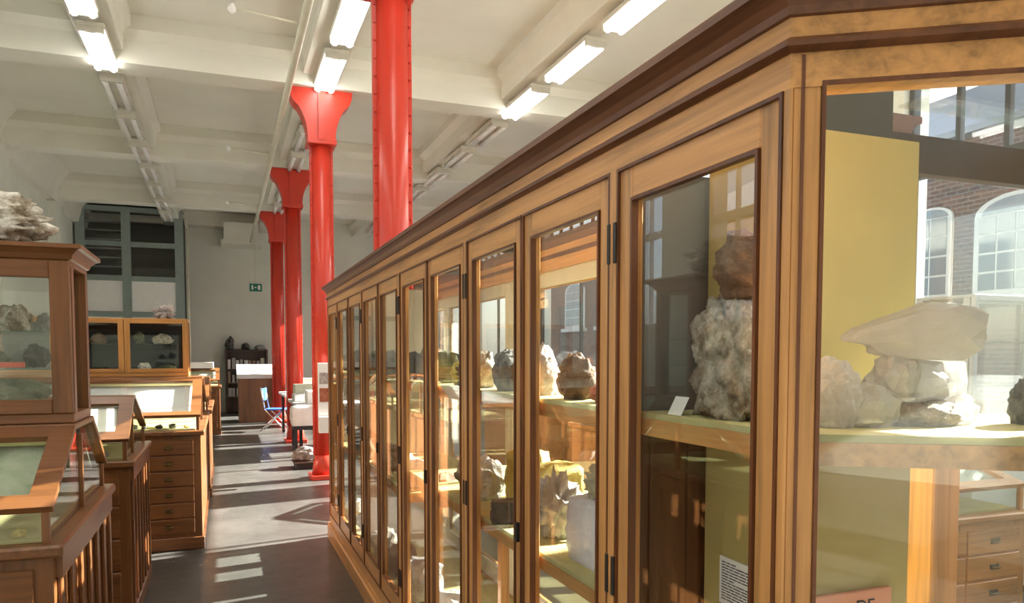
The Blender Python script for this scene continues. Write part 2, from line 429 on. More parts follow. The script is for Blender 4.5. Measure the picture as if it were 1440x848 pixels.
# outside: courtyard, brick buildings
struct('ground_outside', bx(XR + .3, 60, -40, 60, -.3, -.05), BRIGHTSTONE, 'pale paved courtyard beyond the windows')
struct('ground_outside_left', bx(-40, XL - .3, -40, 60, -.3, -.05), BRIGHTSTONE, 'pale paved yard beyond the left windows')
def brick_house(label, x, y0, y1, h, side, wins, group=None):
    root = thing('brick_building', label, 'building', (x, (y0 + y1) / 2, 0)); org = root.location
    s = side
    xb = sorted((x, x + s * 8))
    wall = bx(xb[0], xb[1], y0, y1, 0, h); obj('wall', wall, BRICK, root, org)
    e = x - s * .35; r = x + s * 4
    b = B(); b.prism([(e, h), (r, h + 2.3), (x + s * 8.35, h), (x + s * 8.35, h - .12), (e, h - .12)], y0 - .2, y1 + .2, 'Y')
    obj('roof', b, SLATE, root, org)
    for (yc, wd, za, zb) in wins:
        xf = x - s * .02
        fr = B(); t = .09
        arch = [(yc - wd / 2, za)] + [(yc + wd / 2, za)]
        pts = [(yc + wd / 2 * math.cos(a), zb - wd * .22 + wd * .22 * math.sin(a)) for a in [math.pi * i / 10 for i in range(11)]]
        top_ = zb - wd * .22; FARG = flat('far_window_glass', (.16, .19, .22), .08, .6)
        o_ = obj('window', B().prism([(yc - wd / 2, za), (yc + wd / 2, za)] + pts, min(xf, xf - s * .05), max(xf, xf - s * .05), 'X'), DIMWH, root, org)
        obj('fanlight', B().prism([(yc + (p[0] - yc) * .82, top_ + (p[1] - top_) * .8) for p in pts], min(xf - s * .04, xf - s * .06), max(xf - s * .04, xf - s * .06), 'X'), FARG, o_, org)
        nx, nz = max(2, round(wd / .42)), 4
        top = zb - wd * .22
        for i in range(nx):
            for j in range(nz):
                ya = yc - wd / 2 + t + (wd - 2 * t) * i / nx; yb = yc - wd / 2 + t + (wd - 2 * t) * (i + 1) / nx
                z_a = za + t + (top - za - t) * j / nz; z_b = za + t + (top - za - t) * (j + 1) / nz
                obj('pane', bx(min(xf - s * .04, xf - s * .06), max(xf - s * .04, xf - s * .06), ya + .02, yb - .02, z_a + .02, z_b - .02), flat('far_window_glass', (.16, .19, .22), .08, .6), o_, org)
        obj('sill', bx(min(x, x - s * .2), max(x, x - s * .2), yc - wd / 2 - .1, yc + wd / 2 + .1, za - .13, za), DIMWH, o_, org)
    return root
wins = [(y_, w_, 2.62, 4.42) for y_, w_ in ((5.3, 1.0), (7.4, 1.7), (9.25, 1.6), (10.98, .95), (13.3, 1.75), (15.4, 1.0), (17.4, 1.75), (19.6, 1.0), (22, 1.75), (24.5, 1.0), (27, 1.75))]
brick_house('dark brick building with white arched windows across the courtyard', 13.0, 4.0, 34, 5.7, 1, wins)
brick_house('brick building with white arched windows outside the left wall', -15.0, -12, 26, 6.5, -1, [(y_, 1.2, 2.4, 4.3) for y_ in (-6, -3.6, -1.2, 1.2, 3.6, 6, 8.4, 10.8, 13.2, 15.6)])

# glazed grey partition in the far left corner (dark box behind it for the unlit room)
X0, X1, PY = -3.24, -.90, 20.6
WN[0] += 1
gp = bpy.data.objects.new('window_%d' % WN[0], None); COL.objects.link(gp); gp['kind'] = 'structure'; gp['label'] = 'grey-teal framed glazed partition with dark panes over white panels'
gp.location = ((X0 + X1) / 2, PY, 0); org = gp.location
xs = [X0, (X0 + X1) / 2 - .1, X1]; zs = [2.62, 3.45, 4.25, 5.08]
b = B()
for x in (X0 + .09, xs[1], X1 - .09): b.box(x - .1, x + .1, PY - .06, PY + .06, 0, 5.12)
for z in (2.55, 3.42, 4.25, 5.08): b.box(X0, X1, PY - .05, PY + .05, z - .06, z + .06)
obj('window_frame', b, TEAL, gp, org)
for i in range(2):
    for j in range(3):
        a, c = xs[i] + .1, xs[i + 1] - .1
        if j == 0: obj('panel', bx(a, c, PY - .02, PY + .02, zs[0], zs[1] - .06), WHITE, gp, org)
        else: obj('pane', bx(a, c, PY - .004, PY + .004, zs[j] + .03, zs[j + 1] - .06), WGLASS, gp, org)
obj('lower_panel', bx(X0, X1, PY - .03, PY + .03, 0, 2.5), WALLM, gp, org)
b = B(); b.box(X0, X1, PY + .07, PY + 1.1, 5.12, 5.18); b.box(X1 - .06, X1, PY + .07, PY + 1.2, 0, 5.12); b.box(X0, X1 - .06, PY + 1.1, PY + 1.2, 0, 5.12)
obj('dark_room_box', b, DARKROOM, gp, org)  # dark-coloured box that makes the panes look onto an unlit room
for j in range(7): obj('slat', bx(X0 + .15, X0 + 1.1, PY + .3, PY + .55, 3.5 + j * .22, 3.53 + j * .22), flat('grey_shelf', (.30, .30, .27), .6), gp, org)
b = B(); b.path([(X1 + .10, PY - .02, 0), (X1 + .10, PY - .02, 4.7), (X1 + .05, PY - .02, 4.95), (X1 - .05, PY - .02, 5.1)], .03)
tag(obj('wall_pipe', b, PIPEM), 'thin pale pipe running up beside the grey glazed partition', 'pipe')

# ================================================================ RED COLUMNS
def make_column(loc, label):
    t = thing('red_column', label, 'column', loc, 0, 'row of red iron columns')
    r = .118
    b = B(); b.lathe([(r, .30), (r, 4.16)], n=24); obj('shaft', b, RED, t)
    for sx in (-1, 1): obj('flange', bx(min(sx * .09, sx * .142), max(sx * .09, sx * .142), -.022, .022, .3, 4.14, bev=.004), RED, t)
    for sy in (1,): obj('flange', bx(-.022, .022, min(sy * .09, sy * .142), max(sy * .09, sy * .142), .3, 4.14, bev=.004), RED, t)
    b = B()
    for i in range(30):
        z = .42 + i * .125
        for sx in (-1, 1):
            b.tube((sx * .127, -.022, z), (sx * .127, -.034, z), .011, 6, .006)
            b.tube((sx * .022, .127, z), (sx * .034, .127, z), .011, 6, .006)
    o = obj('rivets', b, RED, t); o['kind'] = 'stuff'
    b = B(); prof = []
    for i in range(13):
        a = i / 12; z = 4.19 + .51 * a
        hw = .165 + (.36 - .165) * (a ** 2.1 if a < .75 else .75 ** 2.1 + (1 - (1 - (a - .75) / .25) ** 2) * (1 - .75 ** 2.1))
        prof.append((hw, z))
    pts = [(x, z) for x, z in prof] + [(.365, 4.70), (.375, 4.795), (-.375, 4.795), (-.365, 4.70)] + [(-x, z) for x, z in prof[::-1]]
    b.prism(pts, -.13, .13, 'Y'); obj('capital', b, RED, t)
    b = B()
    b.box(-.045, .045, -.165, .165, 4.17, 4.78); obj('capital_rib', b, RED, t)
    obj('collar', bx(-.175, .175, -.165, .165, 4.13, 4.20, bev=.008), RED, t)
    b = B(); b.box(-.19, .19, -.19, .19, 0, .06, bev=.006); b.lathe([(.16, .06), (.15, .16), (.125, .30)], n=20); obj('base', b, RED, t)
    return t
clab = ['nearest large red iron column rising through the long cabinet', 'bright red column with flared capital just beyond the cabinet',
        'dark red column with flared capital, third in the visible row', 'farthest dark red column with flared capital near the far wall']
c0 = make_column((COLX, col_y[3], 0), clab[0])
for k in range(1, 4):
    c = copy_tree(c0); c.location = (COLX, col_y[k + 3], 0); c['label'] = clab[k]

# ================================================================ LAMPS
def make_lamp(lit):
    t = thing('fluorescent_lamp', '', 'lamp', (0, 0, 0))
    obj('housing', bx(-.13, .13, -.56, .56, .045, .10, bev=.008), TRUNK, t)
    for sx in (-1, 1):
        obj('tube', B().tube((sx * .075, -.52, .01), (sx * .075, .52, .01), .034, 12), TUBE_ON if lit else TUBE_OFF, t)
    for sy in (-1, 1): obj('end_cap', bx(-.12, .12, sy * .54 - .02, sy * .54 + .02, -.005, .05, bev=.004), TRUNK, t)
    return t
ROWS = [('left', -1.18, 'above the desk cases on the left'), ('middle', COLX + .03, 'along the red columns'), ('right', 3.68, 'above the long cabinet on the right')]
lit0, off0 = make_lamp(True), make_lamp(False)
used = {True: False, False: False}
ordn = ['first', 'second', 'third', 'fourth', 'fifth', 'sixth', 'seventh', 'eighth', 'ninth', 'tenth', 'eleventh', 'twelfth', 'thirteenth', 'fourteenth', 'fifteenth']
for rn, x, where in ROWS:
    tr = bx(x - .05, x + .05, YB + .1, 20.8, 4.86, 4.93); tag(obj('cable_trunking', tr, TRUNK), 'pale cable trunking carrying the %s row of lamps %s' % (rn, where), 'trunking')
    nlit = noff = 0
    for i in range(-3, 8):
        yc = 9.2 + i * 1.46
        if rn == 'middle': yc -= .18
        lit = i <= 0
        if i > 0 and min(abs(yc - cy) for cy in col_y) < .3 and rn == 'middle': continue
        src = lit0 if lit else off0
        o = src if not used[lit] else copy_tree(src)
        used[lit] = True
        o.location = (x, yc, 4.765)
        if lit: lab = '%s lit twin-tube lamp from the far end of the lit part, %s row' % (ordn[-i], rn)
        else: lab = '%s unlit twin-tube lamp beyond the lit ones, %s row' % (ordn[noff], rn); noff += 1
        o['label'] = lab; o['group'] = 'ceiling lamps, %s row' % rn
# nearer lit lamps that light the hall around the viewer
for rn, x, where in ROWS:
    for i in range(-8, -3):
        o = copy_tree(lit0); o.location = (x, 9.2 + i * 1.46 - (.18 if rn == 'middle' else 0), 4.765)
        o['label'] = '%s lit twin-tube lamp from the far end of the lit part, %s row' % (ordn[-i], rn); o['group'] = 'ceiling lamps, %s row' % rn

b = B(); b.path([(.715, YB, 4.50), (.715, 20.9, 4.50)], .038, 12); tag(obj('ceiling_pipe', b, PIPEM), 'long cream pipe running beneath the ceiling beside the red columns', 'pipe')
for y, far in ((7.1, 'nearer'), (11.8, 'middle'), (15.9, 'farther')):
    t = thing('sprinkler', '%s sprinkler head on a thin branch off the ceiling pipe' % far, 'sprinkler', (.715, y, 4.5), 0, 'sprinklers on the ceiling pipe')
    obj('branch_pipe', B().path([(.68, y, 4.5), (.12, y, 4.55)], .012, 8), PIPEM, t, t.location)
    obj('sprinkler_head', B().lathe([(.012, 0), (.035, .03), (.035, .05), (.015, .09)], (.12, y, 4.5), 10), WHITE, t, t.location)
# exit sign on a rod
t = thing('exit_sign', 'small green exit sign hanging on a thin rod by the far wall', 'sign', (.76, 20.2, 3.2))
obj('rod', B().tube((.76, 20.2, 3.42), (.76, 20.2, 4.95), .012, 6), PIPEM, t, t.location)
obj('bracket', bx(.60, 1.0, 20.18, 20.22, 3.39, 3.42), TRUNK, t, t.location)
obj('board', bx(.63, .93, 20.18, 20.22, 3.17, 3.36, bev=.004), GREENSIGN, t, t.location)
b = B(); b.box(.68, .72, 20.17, 20.18, 3.21, 3.32); b.box(.75, .80, 20.17, 20.18, 3.25, 3.28); b.box(.83, .89, 20.17, 20.18, 3.21, 3.32)
obj('pictogram', b, WHITE, t, t.location)

# ================================================================ THE LONG GLASS CABINET
XC, XB = .82, 1.52                        # aisle face and back face
A_ = Vector((XC, .95)); ED = Vector((math.sin(rad(122)), math.cos(rad(122)))); EL = .72
B_ = A_ + ED * EL; C_ = Vector((2.04, .95)); D_ = Vector((2.04, 1.33)); E_ = Vector((XB, 1.33)); CY1 = 6.51
PLAN = [(XC, CY1), tuple(A_), tuple(B_), tuple(C_), tuple(D_), tuple(E_), (XB, CY1)]       # travelling so that 'out' is outside on the right
PITCH, J0 = .555, 1.51
joints = [J0 + PITCH * k for k in range(10)]
cab = thing('display_cabinet', 'long oak and glass display cabinet with canted end, full of minerals', 'cabinet', (XC, 3.0, 0)); CO = cab.location
ZD0, ZD1 = .20, 1.96
ZS, ZM = 1.425, .97
RP = PLAN + []
FRONT = [(XC, CY1), tuple(A_), tuple(B_), tuple(C_), tuple(D_)]; BACK = [(XB, 1.36), (XB, CY1), (XC, CY1)]
def ring(prof, name, mat, low=False):
    if low: obj(name, B().sweep(prof, PLAN, closed=True), mat, cab, CO); return
    obj(name, B().sweep(prof, FRONT), mat, cab, CO); obj(name, B().sweep(prof, BACK[:2]), mat, cab, CO)
    obj(name, B().sweep(prof, [(XB - .05, CY1), (XC, CY1)]), mat, cab, CO)
# travelling far->near along x=XC: direction -Y, right-hand side is -X = aisle side  (outside)
ring([(.02, 0), (.02, .10), (.012, .115), (.012, .13), (-.04, .13), (-.04, 0)], 'plinth', W_Y, True)
ring([(0, .13), (0, ZD0), (-.04, ZD0), (-.04, .13)], 'bottom_rail', W_Y, True)
ring([(0, ZD1), (0, 2.012), (-.045, 2.012), (-.045, ZD1)], 'top_rail', W_Y)
ring([(.004, 2.012), (.016, 2.018), (.016, 2.026), (.006, 2.034), (-.045, 2.034), (-.045, 2.012)], 'moulding', BEADY)
ring([(.004, 2.034), (.004, 2.064), (-.045, 2.064), (-.045, 2.034)], 'frieze', W_Y)
ring([(.004, 2.064), (.010, 2.066), (.013, 2.078), (.022, 2.091), (.036, 2.099), (.046, 2.102), (.046, 2.118), (-.05, 2.118), (-.05, 2.064)], 'cornice', CORN)
# glazed roof: bars and panes
rb = [1.5, 2.6, 3.7, 4.8, 5.85]
prev = 1.36
for y in rb + [CY1 - .05]:
    if y < 6: obj('roof_bar', bx(XC + .05, XB - .05, y - .02, y + .02, 2.085, 2.115), DKFRAME, cab, CO)
    c_y = 5.5 if prev < 5.5 < y else None
    if c_y:
        for q in ((XC + .05, XB - .05, prev, 5.33), (XC + .05, XB - .05, 5.67, y - .02), (XC + .05, 1.0, 5.33, 5.67), (1.34, XB - .05, 5.33, 5.67)): obj('roof_pane', bx(*q, 2.096, 2.101), GLASS, cab, CO)
    else: obj('roof_pane', bx(XC + .05, XB - .05, prev, y - .02, 2.096, 2.101), GLASS, cab, CO)
    prev = y + .02
for q in ([(XC + .05, .98), (1.40, .62), (1.40, 1.185), (XC + .05, 1.185)], [(1.40, .62), (1.99, .98), (1.99, 1.28), (1.40, 1.28)]):
    obj('roof_pane', B().prism(q, 2.096, 2.101, 'Z'), GLASS, cab, CO)

def ring_yz(b, x0, x1, y0, y1, z0, z1, w, wt=None, wb=None):
    """one connected rectangular frame in a plane of constant x"""
    wt = wt or w; wb = wb or w
    O = [(y0, z0), (y1, z0), (y1, z1), (y0, z1)]; I = [(y0 + w, z0 + wb), (y1 - w, z0 + wb), (y1 - w, z1 - wt), (y0 + w, z1 - wt)]
    V = {(x, r): [b.bm.verts.new((x, p[0], p[1])) for p in q] for x in (x0, x1) for r, q in ((0, O), (1, I))}
    for i in range(4):
        j = (i + 1) % 4
        for x in (x0, x1): b.bm.faces.new([V[x, 0][i], V[x, 0][j], V[x, 1][j], V[x, 1][i]])
        for r in (0, 1): b.bm.faces.new([V[x0, r][i], V[x0, r][j], V[x1, r][j], V[x1, r][i]])
    return b
def part_empty(name, parent):
    e = bpy.data.objects.new(name, None); COL.objects.link(e); e.parent = parent; e.empty_display_size = .05; return e
def door(y0, y1, x, s, hinge_at=None, lock=False, wv=W_V, wy=W_Y, bead=BEAD):
    """framed glass door in the plane x; s=+1 on the aisle side (outside is -X)"""
    st = .056; zt, zb = 1.888, .30
    def X(a, c): return (x + s * a, x + s * c) if s > 0 else (x + s * c, x + s * a)
    xa, xb_ = X(.004, .032)
    d = part_empty('door', cab)
    for a, c in ((y0, y0 + st), (y1 - st, y1)): obj('stile', bx(xa, xb_, a, c, ZD0, ZD1, bev=.003), wv, d, CO)
    for a, c in ((zt, ZD1), (ZD0, zb)): obj('rail', bx(xa, xb_, y0 + st, y1 - st, a, c, bev=.003), wy, d, CO)
    g0, g1 = X(.016, .020)
    obj('pane', bx(g0, g1, y0 + st - .005, y1 - st + .005, zb - .005, zt + .005), GLASS, d, CO)
    q0, q1 = X(-.001, .015)
    obj('glazing_bead', ring_yz(B(), q0, q1, y0 + st, y1 - st, zb, zt, .007), bead, d, CO)
    q0, q1 = X(-.003, .006)
    obj('edge_bead', ring_yz(B(), q0, q1, y0 - .002, y1 + .002, ZD0, ZD1, .007), bead, d, CO)
    if hinge_at is not None:
        for z in (1.80, 1.05, .42):
            p0, p1 = X(-.008, .0)
            obj('hinge', bx(p0, p1, hinge_at - .006, hinge_at + .006, z - .045, z + .045, bev=.002), IRON, d, CO)
    if lock:
        p0, p1 = X(-.012, .0); yl = lock
        obj('lock', bx(p0, p1, yl - .008, yl + .008, .99, 1.05, bev=.002), IRON, d, CO)
# aisle side
spans = [(.967, J0 - .006)] + [(joints[k] + .006, joints[k + 1] - .006) for k in range(9)]
for k, (a, c) in enumerate(spans):
    mul = k % 2 == 0
    if mul: c -= .012
    else: a += .012
    door(a, c, XC, 1, hinge_at=(c + .004 if mul else a - .004), lock=(a + .02 if mul and k else False))
for k in range(0, 10, 2):
    y = joints[k]; obj('mullion', bx(XC - .004, XC + .035, y - .015, y + .015, ZD0, ZD1, bev=.003), W_V, cab, CO)
# back side
BACKP = flat('cream_painted_frame', (.58, .53, .43), .5, .4)
bj = [1.40 + (CY1 - .01 - 1.40) * i / 4 for i in range(5)]
for a, c in zip(bj[:-1], bj[1:]): door(a + .004, c - .004, XB, -1, wv=BACKP, wy=BACKP, bead=W_V)
# corner posts
N1 = Vector((-ED.y, ED.x))
obj('corner_post', B().prism([(XC, .964), tuple(A_), tuple(A_ + ED * .004), tuple(A_ + ED * .004 + N1 * .034), (XC + .036, .964)], .20, 1.9598, 'Z'), W_V, cab, CO)
for P, w_ in ((B_, .02), (C_ + Vector((-.02, .015)), .018), (D_ + Vector((-.02, -.02)), .018)):
    obj('corner_post', B().lathe([(w_, .20), (w_, 2.012)], (P.x, P.y + (.03 if P is B_ else 0), 0), 10), W_V, cab, CO)
# end faces (canted)
def face_run(P, Q, N, end=True, st=.046, zt=1.968):
    D = (Q - P); L = D.length; D = D / L
    def pt(s, o, z): q = P + D * s + N * o; return (q.x, q.y, z)
    def bar(s0, s1, z0, z1, o0=.002, o1=.034, bev=.002):
        b = B()
        v = [b.bm.verts.new(pt(s, o, z)) for s in (s0, s1) for o in (o0, o1) for z in (z0, z1)]
        fs = [b.bm.faces.new([v[i] for i in q]) for q in ((0, 1, 3, 2), (4, 6, 7, 5), (0, 4, 5, 1), (2, 3, 7, 6), (0, 2, 6, 4), (1, 5, 7, 3))]
        if bev: bmesh.ops.bevel(b.bm, geom=list({e for f in fs for e in f.edges}), offset=bev, segments=1, affect='EDGES')
        return b
    fr = part_empty('end_frame', cab)
    if st:
        for a, c in ((.004, st), (L - st, L - .004)): obj('stile', bar(a, c, ZD0, 2.010), W_V, fr, CO)
        for a, c in ((zt, 2.010), (ZD0, .30)): obj('rail', bar(st, L - st, a, c), W_X, fr, CO)
    zp = zt + .002 if st else 1.96
    obj('pane', bar(max(st - .002, .03), L - max(st - .002, .03), .298 if st else ZD0, zp, .016, .020, 0), GLASS, fr, CO)
    if st:
        for q in ((st, st + .006, .3, zt), (L - st - .006, L - st, .3, zt), (st + .006, L - st - .006, zt - .007, zt), (st + .006, L - st - .006, .3, .307)): obj('glazing_bead', bar(*q, -.002, .014, 0), BEAD, fr, CO)
        obj('post_bead', bar(.016, .021, ZD0, 2.008, -.003, .004, 0), BEAD, fr, CO)
face_run(A_, B_, N1)
N2 = Vector((-ED.x * 0 + ED.y, ED.x)).normalized()
face_run(C_, B_, Vector((-abs(N1.x), N1.y)))
face_run(C_, D_, Vector((-1, 0)), st=0)
face_run(D_, E_, Vector((0, -1)), st=0)
# far end wall of the cabinet (glazed)
fe = part_empty('far_end_frame', cab)
for a in (XC, 1.14, XB - .06): obj('stile', bx(a, a + .06, CY1 - .035, CY1, ZD0, ZD1), W_V, fe, CO)
for a, c in ((XC + .06, 1.14), (1.20, XB - .06)): obj('pane', bx(a, c, CY1 - .02, CY1 - .015, ZD0, ZD1), GLASS, fe, CO)
# inside: rail and post in line with the boxed column, deck, shelves
obj('inner_rail', bx(1.365, 2.0, 1.295, 1.325, 1.965, 2.05), DRK, cab, CO)
obj('inner_post', bx(1.50, 1.585, 1.245, 1.315, .20, 1.373, bev=.004), W_V, cab, CO)
PARTW = wood('panelled_dark_oak', (.11, .05, .022), 'Z', .4)
obj('partition', bx(XC + .04, XB - .04, 1.485, 1.50, .20, ZS - .05 if False else 1.385), PARTW, cab, CO)
for a in (.90, 1.0, 1.10, 1.20, 1.30): obj('partition_batten', bx(a, a + .03, 1.477, 1.485, .22, 1.37), PARTW, cab, CO)
GREYL = flat('grey_lining_board', (.16, .165, .165), .6, .3)
obj('upper_partition', bx(XC + .04, XB - .04, 1.485, 1.50, 1.386, 1.96), GREYL, cab, CO)
obj('deck', B().prism([(XC + .045, CY1 - .05), (XC + .045, .985), tuple(B_ + Vector((0, .06))), (1.99, .985), (1.99, 1.29), (XB - .045, 1.29), (XB - .045, CY1 - .05)], .16, .20, 'Z'), CLOTH, cab, CO)
def shelf(pts, z, lab=None):
    s_ = obj('shelf', B().prism(pts, z - .012, z, 'Z'), CLOTH, cab, CO)
    obj('shelf_board', B().prism(pts, z - .05, z - .0125, 'Z'), W_Y, s_, CO); return s_
i_ = .042
shelf([(XC + i_, J0 - .03), (XC + i_, .965), tuple(A_ + N1 * .024 + ED * .05), tuple(B_ + Vector((-.02, .035))), (1.95, .98), (1.95, 1.155), (1.02, 1.155), (1.02, J0 - .03)], ZS)
for a, c in ((J0 + .03, 3.72), (3.745, 5.30), (5.68, CY1 - .06)):
    shelf([(XC + i_, a), (1.46, a), (1.46, c), (XC + i_, c)][::-1], ZS)
shelf([(XC + i_, J0 + .03), (1.46, J0 + .03), (1.46, 3.72), (XC + i_, 3.72)][::-1], ZM)
for a, c in ((3.745, 5.30), (5.68, CY1 - .06)):
    shelf([(XC + i_, a), (1.46, a), (1.46, c), (XC + i_, c)][::-1], ZM - .12)
for k in (1, 3, 5, 7): obj('upright', bx(1.15, 1.19, joints[k] - .02, joints[k] + .02, .2, (ZM if k < 4 else ZM - .12) - .05), W_V, cab, CO)

# yellow boxed casing round the first column
t = thing('column_casing', 'yellow painted boarded casing around a column inside the cabinet', 'casing', (1.195, 1.3, .2)); o_ = t.location
X0_, X1_, Y0_, Y1_ = 1.03, 1.335, 1.165, 1.45
obj('front_board', bx(X0_, X1_, Y0_, Y0_ + .012, .2, 1.985), YELLOW, t, o_)
obj('back_board', bx(X0_, X1_, Y1_ - .012, Y1_, .2, 1.985), YELLOW, t, o_)
obj('side_board', bx(X0_, X0_ + .012, Y0_ + .012, Y1_ - .012, .2, 1.985), YELLOW, t, o_)
obj('side_board', bx(X1_ - .012, X1_, Y0_ + .012, Y1_ - .012, .2, 1.985), YELLOW, t, o_)
obj('upper_post', bx(1.08, 1.30, 1.20, 1.42, 1.9, 4.8), flat('dark_grey_paint', (.055, .052, .048), .55, .4), t, o_)
t2 = thing('column_casing', 'cream boarded casing around the column in the far part of the cabinet', 'casing', (1.17, 5.5, .2)); o2 = t2.location
for q in ((.985, 1.355, 5.315, 5.325), (.985, 1.355, 5.675, 5.685), (.985, .995, 5.325, 5.675), (1.345, 1.355, 5.325, 5.675)): obj('board', bx(*q, .2, 2.02), flat('cream_board', (.70, .64, .52), .6, .3), t2, o2)
# typed notice on the casing
t = thing('notice_card', 'typed white notice pinned to the yellow casing behind the nearest door', 'card', (1.029, 1.33, 1.06)); o_ = t.location
obj('card', bx(1.0265, 1.0295, 1.272, 1.388, 1.0, 1.105), WHITE, t, o_)
rng = random.Random(4)
for j in range(14):
    z = 1.094 - j * .0063; y_ = 1.380; end = 1.280 if j not in (0, 6, 13) else 1.330
    while y_ > end + .008:
        w_ = min(rng.uniform(.010, .026), y_ - end)
        obj('text_line', bx(1.0257, 1.0265, y_ - w_, y_, z - .0011, z + .0011), INK, t, o_); y_ -= w_ + .0035
# salmon sign
t = thing('title_board', 'salmon board with dark capital letters DE at foot of yellow casing', 'sign', (1.18, 1.155, 1.0)); o_ = t.location
obj('board', bx(1.04, 1.275, 1.148, 1.160, .86, 1.075, bev=.002), SALMON, t, o_)
fc = bpy.data.curves.new('lettering', 'FONT'); fc.body = 'DE'; fc.size = .040; fc.extrude = .0006
fo = bpy.data.objects.new('lettering_source', fc); COL.objects.link(fo)
fm = bpy.data.meshes.new_from_object(fo.evaluated_get(bpy.context.evaluated_depsgraph_get()))
bpy.data.objects.remove(fo)
lo_ = obj('lettering', fm, INK, t); lo_.location = Vector((1.178, 1.1474, 1.030)) - o_; lo_.rotation_euler = (rad(90), 0, 0)

# ---- specimens in the near bay
# cloudy quartz group: pale plate over lumps on a brown base
def merged(parts, name, mat):
    bm = bmesh.new()
    for m, M in parts:
        t0 = bmesh.new(); t0.from_mesh(m); t0.transform(M); tmp = bpy.data.meshes.new('t'); t0.to_mesh(tmp); t0.free(); bm.from_mesh(tmp); bpy.data.meshes.remove(tmp)
    me = bpy.data.meshes.new(name); bm.to_mesh(me); bm.free(); return me
qx, qy = 1.165, 1.02
t = thing('quartz_group', 'large cloudy quartz group with an overhanging plate, on the near shelf', 'mineral', (qx, qy, ZS))
T = Matrix.Translation; RZ = lambda a: Matrix.Rotation(a, 4, 'Z'); RY = lambda a: Matrix.Rotation(a, 4, 'Y'); RX = lambda a: Matrix.Rotation(a, 4, 'X')
obj('quartz_base', rock_mesh('quartz_base', (.16, .12, .05), 71, 'drusy', 4, .25), rockmat('banded_brown_matrix', [(.05, .035, .025), (.22, .16, .11), (.50, .44, .38)], 26), t).location = (.01, -.015, 0)
lumps = [(rock_mesh('a', (.10, .11, .08), 72, 'facet', 3), T((-.105, .0, .0))), (rock_mesh('b', (.20, .12, .10), 73, 'facet', 3), T((.015, .02, .03))),
         (rock_mesh('c', (.10, .10, .11), 74, 'facet', 3), T((.085, .015, .035))), (rock_mesh('d', (.09, .08, .09), 75, 'facet', 3), T((-.035, .0, .05))),
         (rock_mesh('e', (.08, .08, .06), 76, 'facet', 3), T((.10, -.01, .0)))]
obj('quartz_lumps', merged(lumps, 'quartz_lumps', None), Q_CLEAR, t)
p_ = obj('quartz_plate', rock_mesh('quartz_plate', (.235, .12, .085), 205, 'block', 3, .30), Q_CLEAR, t)
for v in p_.data.vertices:                       # thin, pointed overhang to the left, bevelled underside
    k_ = (v.co.x + .1175) / .235
    v.co.z *= .45 + .75 * min(1, k_ * 1.6); v.co.y *= .55 + .45 * min(1, k_ * 1.5)
    if v.co.z < .02: v.co.x = v.co.x * .72 + .012
p_.location = (-.008, .0, .125); p_.rotation_euler = (rad(8), rad(3), rad(-30))
rock('jagged pale crystal beside the corner post on the near shelf', (.985, 1.02, ZS), (.10, .07, .125), Q_CLEAR, 'facet', 4)
rock('grey knobbly rock half hidden behind the corner post', (1.00, 1.12, ZS), (.08, .06, .19), R_GREY, 'drusy', 4)
rock('dark mineral lump at right-hand end of the near shelf', (1.375, .925, ZS), (.11, .10, .10), R_DARK, 'drusy', 4)
# the tall beige rock slab
rock('tall beige drusy rock slab standing behind the nearest glass door', (.945, 1.255, ZS), (.14, .27, .27), R_BEIGE, 'drusy', 5, 0, .42)
rock('brown lump resting on top of the tall beige slab', (.945, 1.19, ZS + .235), (.11, .20, .13), R_BROWN, 'drusy', 4, 0)
b = B(); b.quadbox([(.885, 1.335, ZS), (.885, 1.385, ZS), (.905, 1.385, ZS + .038), (.905, 1.335, ZS + .038)], (1, 0, 0), .001)
tag(obj('label_card', b, WHITE), 'small folded white card in front of the tall beige slab', 'card')
# ---- the other bays: (door ordinal k -> y range)
mats = {'grey': R_GREY, 'white': R_WHITE, 'dark': R_DARK, 'brown': R_BROWN, 'olive green': R_GREEN, 'red-brown': R_RED, 'yellow': R_YEL, 'pinkish': R_PINK, 'brown and white': R_BW, 'beige': R_BEIGE, 'clear': Q_CLEAR, 'cream': Q_CREAM}
def bayspan(k): return (spans[k][0] + .07, spans[k][1] - .07)
def put(k, fr, shelfname, col, style, size, x=None, extra=''):
    a, c = bayspan(k); y = a + (c - a) * fr
    z = {'upper': ZS, 'middle': ZM if k <= 3 else ZM - .12, 'lowest': .20, 'rear': ZS}[shelfname]
    xx = x if x is not None else {'upper': .94, 'middle': 1.02 if k <= 3 else .94, 'lowest': 1.12, 'rear': 1.36}[shelfname]
    kind = {'lump': 'rock', 'spiky': 'spiky mineral', 'facet': 'faceted crystal', 'block': 'blocky rock', 'drusy': 'knobbly mineral', 'crystal': 'crystal cluster'}[style]
    pos = 'left part' if fr > .62 else 'right part' if fr < .38 else 'middle'
    lab = '%s %s on %s shelf, %s of %s door from near corner' % (col, kind, shelfname, pos, ordn[k])
    return rock(lab, (xx, y, z), size, mats[col], style, 4 if k < 4 else 3)
